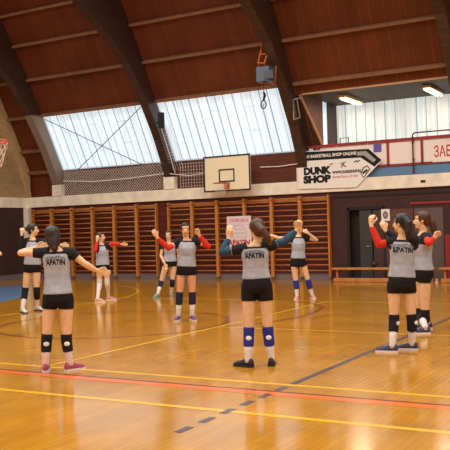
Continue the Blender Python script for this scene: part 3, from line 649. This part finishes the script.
# ------------------------------------------------------------------ people
def remesh(mb, vox, smooth=2):
    me = bpy.data.meshes.new('tmp'); me.from_pydata([tuple(v) for v in mb.v], [], mb.f)
    bm = bmesh.new(); bm.from_mesh(me); bmesh.ops.recalc_face_normals(bm, faces=bm.faces); bm.to_mesh(me); bm.free()
    o = bpy.data.objects.new('tmp', me); COL.objects.link(o)
    r = o.modifiers.new('r', 'REMESH'); r.mode = 'VOXEL'; r.voxel_size = vox
    s = o.modifiers.new('s', 'SMOOTH'); s.factor = .5; s.iterations = smooth
    bpy.context.view_layer.update(); dg = bpy.context.evaluated_depsgraph_get()
    out_ = bpy.data.meshes.new_from_object(o.evaluated_get(dg))
    bpy.data.objects.remove(o); bpy.data.meshes.remove(me)
    for p in out_.polygons: p.use_smooth = True
    return out_
def limb(mb, a, b, ra, rb, bulge=None, n=12):
    """tapered limb with ball joints; bulge = (t, r)"""
    a, b = V(a), V(b); pts = [a]; rad = [ra]
    if bulge: pts.append(a.lerp(b, bulge[0])); rad.append(bulge[1])
    pts.append(b); rad.append(rb)
    mb.tube(pts, rad, n); mb.ell(a, ra*.99, None, n, 7); mb.ell(b, rb*.99, None, n, 7)
def finish(me, name, mats, parent, P, root=None):
    me.name = name
    for m in mats: me.materials.append(m)
    o = bpy.data.objects.new(name, me); COL.objects.link(o)
    if parent is not None: o.parent = parent
    else: o.location = P
    return o
def make_hand(mb, wr, d, side, k, curl):
    """palm and five fingers from wrist wr towards d; side = direction from little finger to thumb"""
    d = V(d).normalized(); s = V(side); s = (s-d*s.dot(d)).normalized(); n = d.cross(s)      # n = palm normal the fingers curl to
    P_ = lambda u, v, w=0: wr+d*(u*k)+s*(v*k)+n*(w*k)
    rings = []
    for u, w, h in ((-.01, .024, .02), (.025, .034, .017), (.06, .041, .016), (.088, .04, .014)):
        rings.append([P_(u, w*math.cos(t), h*math.sin(t)) for t in [2*math.pi*j/12 for j in range(12)]])
    mb.loft(rings)
    for v, L in ((.029, .072), (.0105, .082), (-.0085, .076), (-.027, .058)):
        p = P_(.078, v); a = 0; pts = [p]; spread = v*.25
        for seg, f in ((.50, .6), (.29, 1), (.21, .8)):
            a += curl*f; p = p+(d*math.cos(a)+n*math.sin(a)+s*spread)*(L*seg*k); pts.append(p)
        mb.tube(pts, [.0098*k, .0092*k, .0084*k, .007*k], 8); mb.ell(pts[-1], .007*k, None, 8, 5)
    pts = [P_(.02, .026, .004), P_(.05, .05, .012), P_(.072, .056, .02+.02*min(curl, 1)), P_(.092, .05-.02*min(curl, 1), .026+.03*min(curl, 1))]
    mb.tube(pts, [.013*k, .0115*k, .0098*k, .008*k], 8); mb.ell(pts[-1], .008*k, None, 8, 5)

TORSO = [(-.16, .140, .10), (-.05, .155, .113), (.08, .155, .112), (.25, .143, .104), (.46, .122, .09), (.62, .130, .1), (.76, .143, .108), (.88, .155, .100), (.97, .140, .078), (1.05, .085, .064), (1.11, .056, .056)]
def person(label, pose, group=None):
    J = {}; fa, fb = pose['feet']                                   # pixel (x, y of the sole, yaw towards: degrees, 0 = camera, 90 = right of the photo)
    Pa, Pb = on_floor(fa[0], fa[1]), on_floor(fb[0], fb[1])
    P = (Pa+Pb)/2; d0 = depth_of(P); pxm = F_PX/d0; k = pose['H']/pxm/1.70
    cpl = (P-EYEP); cpl.z = 0; cpl.normalize(); right = V((cpl.y, -cpl.x, 0))
    def yawdir(deg): return (-cpl*math.cos(R(deg))+right*math.sin(R(deg))).normalized()
    def pt(p): return at_depth(p[0], p[1], d0+(p[2] if len(p) > 2 else 0))-P
    for n in ('head', 'neck', 'sha', 'shb', 'ela', 'elb', 'wra', 'wrb', 'hipa', 'hipb', 'kna', 'knb'): J[n] = pt(pose[n])
    Fd = yawdir(pose['face']); HF = yawdir(pose.get('look', pose['face']))
    skin = pose.get('skin', M['skin']); vox = .0052 if pxm > 60 else .0062
    # torso frame
    HC = (J['hipa']+J['hipb'])/2; S_ = (J['sha']+J['shb'])/2
    def sect(t, wd, dp, n=20, infl=0, wmin=0):
        c = HC.lerp(S_, t); ax = (J['hipb']-J['hipa']).normalized().lerp((J['shb']-J['sha']).normalized(), max(0, min(1, t)))
        up = (S_-HC).normalized(); ax = (ax-up*ax.dot(up)).normalized(); fr = up.cross(ax)
        if fr.dot(Fd) < 0: fr = -fr
        w_ = max(wd, wmin)*k+infl; q = dp*k+infl
        # slightly squared oval, chest fuller in front
        ring = []
        for j in range(n):
            a = 2*math.pi*j/n; ca, sa = math.cos(a), math.sin(a); e = .86
            x = w_*math.copysign(abs(ca)**e, ca); y = q*math.copysign(abs(sa)**e, sa)
            if y > 0 and .6 < t < .85: y *= 1.14
            if y < 0 and -.1 < t < .15: y *= 1.14
            ring.append(c+ax*x+fr*y)
        return ring
    up = (S_-HC).normalized()
    body = MB()
    body.loft([sect(*s) for s in TORSO])
    neck_top = J['head']-V((0, 0, .07*k))
    body.tube([S_.lerp(J['neck'], .2), J['neck'], neck_top], [.062*k, .052*k, .052*k], 12)
    hands = []
    for s in 'ab':
        sh, el, wr = J['sh'+s], J['el'+s], J['wr'+s]
        inner = S_.lerp(sh, .55)
        body.tube([inner, sh], [.062*k, .054*k], 12)
        limb(body, sh, el, .048*k, .036*k, (.35, .045*k)); limb(body, el, wr, .037*k, .025*k, (.3, .039*k))
        hd = pose.get('hand'+s)
        fd = (wr-el).normalized()
        dd = (right*hd[0]+V((0, 0, 1))*hd[1]+cpl*hd[2]).normalized() if hd else fd
        sd = pose.get('thumb'+s, (0, 1, 0)); sd = right*sd[0]+V((0, 0, 1))*sd[1]+cpl*sd[2]
        make_hand(body, wr+dd*.01*k, dd, sd, k*1.02, pose.get('curl'+s, .35))
        hip, kn = J['hip'+s], J['kn'+s]; f_ = (fa if s == 'a' else fb); fp = (Pa if s == 'a' else Pb)-P
        fdv = yawdir(f_[2]); an = fp-fdv*(.02*k)+V((0, 0, .085*k)); J['an'+s] = an; J['fp'+s] = fp; J['fd'+s] = fdv
        body.ell(hip, .082*k, None, 14, 9)
        limb(body, hip, kn, .078*k, .050*k, (.35, .076*k), 14); limb(body, kn, an, .049*k, .033*k, (.3, .053*k), 14)
        body.tube([an, fp+fdv*(.05*k)+V((0, 0, .042*k)), fp+fdv*(.14*k)+V((0, 0, .03*k))], [.033*k, .027*k, .018*k], 10)
        body.ell(an-fdv*.015*k-V((0, 0, .04*k)), .03*k, None, 10, 7)
    # head
    hz = V((0, 0, 1)); tilt = pose.get('tilt', (0, 0)); hu = (hz+right*tilt[0]+HF*tilt[1]).normalized()
    hf = (HF-hu*HF.dot(hu)).normalized(); hr_ = hf.cross(hu); ax = (hr_, hf, hu); hc = J['head']
    k0 = k*pose.get('hk', 1.0)
    H_ = lambda x, y, z: hc+hr_*(x*k0)+hf*(y*k0)+hu*(z*k0)
    body.ell(H_(0, -.012, .03), (.074*k0, .092*k0, .082*k0), ax, 18, 12)
    body.ell(H_(0, .022, -.03), (.061*k0, .069*k0, .08*k0), ax, 18, 12)
    body.ell(H_(0, .05, -.085), (.033*k0, .034*k0, .027*k0), ax)
    body.tube([H_(0, .084, .008), H_(0, .1, -.018), H_(0, .107, -.034), H_(0, .09, -.042)], [.008*k0, .011*k0, .014*k0, .01*k0], 8)
    body.ell(H_(0, .084, -.062), (.022*k0, .011*k0, .009*k0), ax)
    body.ell(H_(0, .07, .022), (.05*k0, .017*k0, .01*k0), ax)
    for s in (-1, 1):
        body.ell(H_(s*.074, -.01, -.008), (.011*k0, .019*k0, .031*k0), ax); body.ell(H_(s*.03, .071, .0), (.013*k0, .013*k0, .01*k0), ax)
    me = remesh(body, vox)
    ob = finish(me, 'person', [skin, M['eyew'], M['iris'], M['lips'], M['brow']], None, P)
    for p in me.polygons:
        q = p.center-hc
        if q.length < .16*k0:
            x, y, z = q.dot(hr_)/k0, q.dot(hf)/k0, q.dot(hu)/k0
            if y > .06:
                e = math.hypot((abs(x)-.031)/.0145, (z-.001)/.0075)
                if e < 1: p.material_index = 2 if abs(abs(x)-.031) < .006 else 1
                elif abs(x) < .022 and abs(z+.062) < .0085 and y > .075: p.material_index = 3
                elif .012 < abs(x) < .05 and abs(z-.021) < .005: p.material_index = 4
    tag(ob, label, 'person', group)
    # jersey
    jb = MB(); inf = .007
    hem = pose.get('hem', .1)
    js = [(hem, .160, .118), (max(.14, hem+.03), .160, .117), (.3, .150, .112), (.46, .140, .104), (.62, .142, .108), (.76, .150, .114), (.88, .156, .104), (.97, .146, .084), (1.035, .098, .07)]
    jb.loft([sect(*s, infl=inf) for s in js])
    for s in 'ab':
        sh, el = J['sh'+s], J['el'+s]; e = sh.lerp(el, pose.get('sleeve', .42)); inner = S_.lerp(sh, .5)
        jb.tube([inner, sh, sh.lerp(e, .5), e], [.074*k, .064*k, .06*k, .057*k], 14); jb.ell(sh, .064*k, None, 14, 9)
    jm = remesh(jb, .008, 3)
    jo = finish(jm, 'jersey', [M['jersey'], M['jersey_b']], ob, P)
    for p in jm.polygons:
        q = p.center-HC; t = q.dot(up)/(S_-HC).length; lat = (p.center-S_).dot((J['shb']-J['sha']).normalized())
        hw = (J['shb']-J['sha']).length/2
        blk = t > .985 or (t > .80 and abs(lat) > hw-.012*k-max(0, t-.86)*.3*k)
        for s in 'ab':
            sh, el = J['sh'+s], J['el'+s]; ax_ = (el-sh).normalized(); r_ = p.center-sh; u = r_.dot(ax_)
            if u > .0 and (r_-ax_*u).length < .085*k and t > .45 and (u > .05*k or t > .8): blk = True
        p.material_index = 1 if blk else 0
    # shorts
    sb = MB()
    sb.loft([sect(*s, infl=.007) for s in [(-.17, .142, .105), (-.06, .157, .117), (.06, .157, .115), (.13, .152, .109), (.26, .14, .1)]])
    for s in 'ab':
        hip, kn = J['hip'+s], J['kn'+s]; sl = pose.get('shorts', .22)
        sb.ell(hip, .091*k, None, 14, 9); sb.tube([hip, hip.lerp(kn, sl*.6), hip.lerp(kn, sl)], [.091*k, .092*k, .088*k], 16)
    finish(remesh(sb, .008, 3), 'shorts', [M['shorts']], ob, P)
    lm = MB(); hs_ = pose.get('logo_side', 'b'); q = J['hip'+hs_].lerp(J['kn'+hs_], .1)-cpl*(.104*k)
    # knee pads, socks, shoes
    up_t, dn_t = pose.get('pad', (.17, .47))
    for s in 'ab':
        hip, kn, an = J['hip'+s], J['kn'+s], J['an'+s]
        a = kn.lerp(hip, up_t); b = kn.lerp(an, dn_t)
        m_ = MB(); m_.tube([a, a.lerp(kn, .5), kn, kn.lerp(b, .5), b], [.064*k, .0655*k, .063*k, .062*k, .06*k], 16)
        shin = kn.lerp(an, .1)
        po = finish(remesh(m_, .01, 2), 'knee_pad', [pose['padm']], ob, P)
        if pose.get('oval'):
            dv = pose['oval']; dv = (right*dv[0]+cpl*dv[1]).normalized(); c_ = kn.lerp(an, .1)+dv*(.062*k)
            m_ = MB(); m_.ell(c_, (.034*k, .008*k, .026*k), (V((-dv.y, dv.x, 0)), dv, V((0, 0, 1)))); e_ = m_.build('oval_badge', M['white'], po, smooth=True); e_.location = (0, 0, 0)
        st_ = pose.get('sock', .42); c1 = kn.lerp(an, st_); sm = pose.get('sockm', M['sock'])
        m_ = MB(); m_.tube([c1, c1.lerp(an, .4), an, an-V((0, 0, .03*k))], [.056*k if st_ < .4 else .051*k, .046*k, .038*k, .04*k], 14)
        so = m_.build('sock', sm, ob, smooth=True); so.location = (0, 0, 0)
        fp = J['fp'+s]+P; yaw = math.atan2(J['fd'+s].y, J['fd'+s].x)
        shoe_mesh(ob, fp, yaw, pose['shoe'], pose.get('sole', M['sole_w']), pose.get('shoek', .97)*k)
    # arm sleeves
    for s in 'ab':
        mm = pose.get('arm'+s)
        if mm:
            sh, el, wr = J['sh'+s], J['el'+s], J['wr'+s]; t0 = pose.get('armfrom', .72)
            a = sh.lerp(el, t0); m_ = MB()
            m_.tube([a, el.lerp(a, .3), el, el.lerp(wr, .3), el.lerp(wr, .93)], [.05*k, .0475*k, .047*k, .0485*k, .034*k], 14); m_.ell(el, .047*k, None, 12, 8)
            finish(remesh(m_, .008, 2), 'arm_sleeve', [mm], ob, P)
    # hair
    hb = MB()
    hb.ell(H_(0, -.03, .04), (.085*k0, .093*k0, .09*k0), ax, 18, 12)
    hb.ell(H_(0, .004, .078), (.066*k0, .072*k0, .046*k0), ax, 18, 12)
    for s in (-1, 1): hb.ell(H_(s*.055, -.012, .03), (.034*k0, .06*k0, .07*k0), ax, 12, 8)
    hb.ell(H_(0, -.06, -.02), (.066*k0, .05*k0, .075*k0), ax, 14, 9)
    for tail in pose.get('tail', []):
        pts = [pt(q[:3]) for q in tail]; hb.tube(pts, [q[3] for q in tail], 12); hb.ell(pts[0], tail[0][3], None, 10, 7); hb.ell(pts[-1], tail[-1][3], None, 10, 7)
    if pose.get('bun'): x, y, z, r = pose['bun']; hb.ell(H_(x, y, z), r*k0)
    finish(remesh(hb, .008, 1), 'hair', [pose['hair']], ob, P)
    # lettering on the back
    if pose.get('print'):
        bv = BVHTree.FromPolygons([v.co for v in jm.vertices], [tuple(p.vertices) for p in jm.polygons])
        rx = (J['shb']-J['sha']).normalized(); bk = -Fd; bk = (bk-up*bk.dot(up)).normalized(); rx = up.cross(bk)
        if rx.dot(right) < 0 and bk.dot(cpl) < 0: rx = -rx
        for txt, t_, size, wid, arc_, bold, mt in (('JEDINSTVO', .90, .052, .235, 1.3, .002, mat('dark_grey_print', (96, 88, 92), .7)), ('APATIN', .80, .08, .22, .5, .004, M['black'])):
            vs, fs = text_mesh(txt, size*k, bold)
            wd = max(v.x for v in vs)-min(v.x for v in vs); q = wid*k/wd; nv = []
            c_ = HC.lerp(S_, t_)
            for v in vs:
                x = v.x*q+pose.get('pshift', 0)*k; o_ = c_+rx*x+up*(v.y-arc_*(v.x*q)**2)+bk*.5
                h_ = bv.ray_cast(o_, -bk, 1.0)
                nv.append((h_[0] if h_[0] is not None else o_-bk*.4)+bk*.004)
            m_ = MB(); m_.add(nv, fs); lo_ = m_.build('lettering', mt, jo); lo_.location = (0, 0, 0)
    return ob

person('person seen from behind at left, arms spread, in black knee pads and raspberry shoes', dict(H=147, face=172, look=150,
    feet=[(46, 371.5, 175), (71.5, 370.5, 122)], head=(53, 236.5), neck=(55, 247.5), sha=(41.5, 253), shb=(71.5, 253), ela=(20.5, 253, -.05), elb=(85, 264, 0), wra=(35, 248, .36), wrb=(96.5, 270.5, .08),
    hipa=(50.5, 298), hipb=(66, 298), kna=(46.5, 341), knb=(66.5, 341), handa=(1, .2, .2), handb=(1, -.3, 0), thumbb=(0, 1, 0), padm=M['pad_b'], oval=(0, -1), shoe=M['sh_pink'], hair=M['hair_dark'], sockm=mat('pale_pink_sock', (226, 196, 190), .85),
    tail=[[(52.5, 236, -.03, .09), (53.5, 243, -.06, .075), (54.5, 248, -.09, .045)]], print=True, shorts=.25))
person('person by the far left corner with black sleeved fist raised beside the ear', dict(H=89, face=40, look=75,
    feet=[(23, 313, 20), (38, 311, 40)], head=(33.2, 229.8), neck=(32.5, 237.5), sha=(26.5, 241), shb=(39.5, 241.5), ela=(20.8, 249, -.1), elb=(50, 243.5, -.1), wra=(21.8, 234.5, -.12), wrb=(61, 245, -.1),
    hipa=(28.5, 267), hipb=(36.3, 267), kna=(25, 291.5), knb=(36.8, 291), curla=1.1, handa=(.05, 1, 0), thumba=(1, .2, 0), arma=M['sl_blk'], armb=M['sl_blk'], armfrom=.3, padm=M['pad_b'], shoe=M['sh_white'], sole=M['sole_d'], hair=M['hair_dark'],
    bun=(0, -.13, .02, .045), ))
person('person at the left photo edge, only a bent bare elbow showing', dict(H=86, face=70,
    feet=[(-27, 317, 60), (-15, 319, 60)], head=(-18, 240.5), neck=(-19.5, 247.5), sha=(-25, 251, .1), shb=(-14, 251.5, -.1), ela=(-31, 262, .2), elb=(.3, 254, -.15), wra=(-26, 272, .1), wrb=(-9, 246, .1),
    hipa=(-23, 275, .04), hipb=(-17, 275, -.04), kna=(-23, 296), knb=(-15, 297), padm=M['pad_b'], shoe=M['sh_white'], hair=M['hair_brown'], bun=(0, -.13, .02, .045)))
person('person in red arm sleeves and tall white socks stretching one arm right', dict(H=71, face=45, look=60,
    feet=[(98.5, 302.3, 60), (109.5, 300.3, 70)], head=(101, 237), neck=(101, 243), sha=(97, 246), shb=(107, 245.5), ela=(95.5, 250.5, -.16), elb=(114, 243.8, -.05), wra=(97.2, 240.8, -.1), wrb=(121.5, 244.2, -.08),
    hipa=(99.5, 267), hipb=(106.3, 267), kna=(99.5, 284), knb=(107.3, 284), curla=1.0, handa=(.1, 1, 0), thumba=(1, 0, 0), arma=M['sl_red'], armb=M['sl_red'], armfrom=.4, padm=M['pad_w'], pad=(.3, .3), sock=.22, shoe=M['sh_coral'], hair=M['hair_brown'], bun=(0, -.12, .03, .04), shorts=.12))
person('person half hidden behind the red sleeved player, one hand on the thigh', dict(H=69, face=-12,
    feet=[(157.5, 297.3, -30), (171.5, 295.6, 0)], head=(168.5, 235.2), neck=(168.7, 241.5), sha=(163.5, 245), shb=(175.5, 244.5), ela=(160.8, 255.5, -.03), elb=(178.5, 254, .05), wra=(164.5, 263.5, -.14), wrb=(179, 264, -.02),
    hipa=(166.5, 263.5), hipb=(174, 263), kna=(160.8, 283), knb=(172.3, 281.5), handa=(.35, -1, -.1), handb=(0, -1, 0), padm=M['pad_n'], pad=(.12, .42), shoe=M['sh_teal'], sole=M['sh_teal'], hair=M['hair_brown'], bun=(0, -.12, .03, .04), shorts=.16))
person('person facing front with red arm sleeves, navy knee pads and purple shoes', dict(H=99, face=0,
    feet=[(178.2, 320.5, -15), (192.5, 320.2, 15)], head=(185.5, 229.6), neck=(186, 238), sha=(177.5, 241.8), shb=(197, 241.3), ela=(168.5, 248.3, -.1), elb=(208.2, 246.3, -.1), wra=(157.3, 237.6, -.16), wrb=(199.2, 235.6, -.12),
    hipa=(181.8, 269), hipb=(191.3, 269), kna=(179.4, 296.5), knb=(192.4, 296.5), handa=(-.5, .9, 0), thumba=(1, .3, 0), handb=(-.3, 1, -.1), thumbb=(-1, 0, 0), curla=.5, curlb=.9, arma=M['sl_red'], armb=M['sl_red'], armfrom=.6, padm=M['pad_n'], pad=(.17, .42), shoe=M['sh_purple'], hair=M['hair_dark'], bun=(0, -.12, .04, .045), skin=M['skin2']))
person('person seen from behind with long ponytail, teal arm sleeves and blue knee pads', dict(H=149, face=176, look=205,
    feet=[(247, 367, -125), (271.5, 365.5, 176)], head=(256.5, 229), neck=(257.5, 241), sha=(239.5, 249.5), shb=(270, 246), ela=(222.5, 252, .05), elb=(284, 241.5, .04), wra=(228.6, 238.5, .12), wrb=(296.5, 230.8, .08),
    hem=.2, hipa=(249, 286), hipb=(264.5, 286), kna=(248.8, 335), knb=(268.3, 334.5), handa=(.15, 1, 0), thumba=(.9, .2, .2), curla=.5, handb=(.4, 1, 0), thumbb=(-1, .2, 0), curlb=1.1, arma=M['sl_teal'], armb=M['sl_teal'], armfrom=.45, padm=M['pad_u'], oval=(0, -1), shoe=M['sh_black'], sole=M['sole_d'], hair=M['hair_brown'],
    tail=[[(258, 226, -.1, .045), (262, 230, -.15, .05), (266.5, 236, -.15, .045), (270, 243, -.13, .028)]], print=True, shorts=.3))
person('person facing front by the wall bars with blue knee pads and lifted elbow', dict(H=77, face=0, look=10, tilt=(-.1, -.15),
    feet=[(297, 299.3, -10), (312.5, 298.6, 15)], head=(299.5, 227.8), neck=(299, 234), sha=(292, 238), shb=(305, 237.5), ela=(279, 238, .03), elb=(316.5, 240, -.08), wra=(268, 234.5, .05), wrb=(308.2, 233.2, -.14),
    hem=.17, hipa=(294, 262.5), hipb=(302.3, 262.5), kna=(296, 283), knb=(308.5, 282), handa=(-.9, .3, 0), handb=(-.8, .5, -.1), thumbb=(0, 1, 0), curlb=.9, padm=M['pad_u'], pad=(.13, .5), shoe=M['sh_coral'], hair=M['hair_light'], bun=(0, -.1, .06, .04), shorts=.18, sleeve=.45))
person('person seen from behind with long black hair and one raised red sleeved arm', dict(H=140, face=-150, look=-120,
    feet=[(391, 352.3, -100), (411, 350, -105)], head=(401, 223), neck=(402.5, 234), sha=(391.5, 242, .06), shb=(414.5, 240.5, -.06), ela=(379, 244.5, .08), elb=(413, 254, .3), wra=(371.2, 225.5, .12), wrb=(402, 247, .42),
    hem=.16, hipa=(394.5, 284), hipb=(408.5, 284), kna=(394, 320.5), knb=(411.8, 320), handa=(.05, 1, 0), thumba=(.8, .1, -.4), curla=.9, arma=M['sl_red'], armfrom=.42, padm=M['pad_b'], oval=(.85, -.6), shoe=M['sh_navy'], hair=M['hair_black'],
    tail=[[(404, 218, -.09, .05), (408, 223, -.13, .055), (408.5, 232, -.14, .05), (408, 239, -.12, .028)]], print=True, pshift=-.05, shorts=.25))
person('person in profile with curly brown ponytail, standing beyond the long black haired player', dict(H=126, face=-75, look=-88,
    feet=[(424, 334, -80), (426, 329, -75)], head=(421.5, 220), neck=(423.5, 230), sha=(419, 236.5, .13), shb=(426.5, 237.5, -.13), ela=(396, 238.5, .22), elb=(428.5, 243, -.38), wra=(385.5, 230.5, .2), wrb=(433, 238.5, -.15),
    hipa=(420.5, 273, .08), hipb=(424.5, 274, -.08), kna=(420.5, 315, .1), knb=(425, 316.5, -.05), handa=(-.4, 1, 0), thumba=(.9, .1, 0), curla=.7, handb=(.4, .4, .5), curlb=.9, arma=M['sl_blk'], armb=M['sl_red'], armfrom=.5, padm=M['pad_b'], shoe=M['sh_navy'], hair=M['hair_brown'],
    tail=[[(428, 218, 0, .05), (432, 222, 0, .06), (434, 229, 0, .055), (434, 235, 0, .03)]], shorts=.2))
# ------------------------------------------------------------------ world and colour
w = bpy.data.worlds.new('world'); SC.world = w; w.use_nodes = True
w.node_tree.nodes['Background'].inputs[0].default_value = (.75, .85, 1, 1); w.node_tree.nodes['Background'].inputs[1].default_value = .6
vs_ = SC.view_settings; vs_.view_transform = 'Standard'; vs_.look = 'None'; vs_.gamma = 1; vs_.use_curve_mapping = False; vs_.exposure = 0
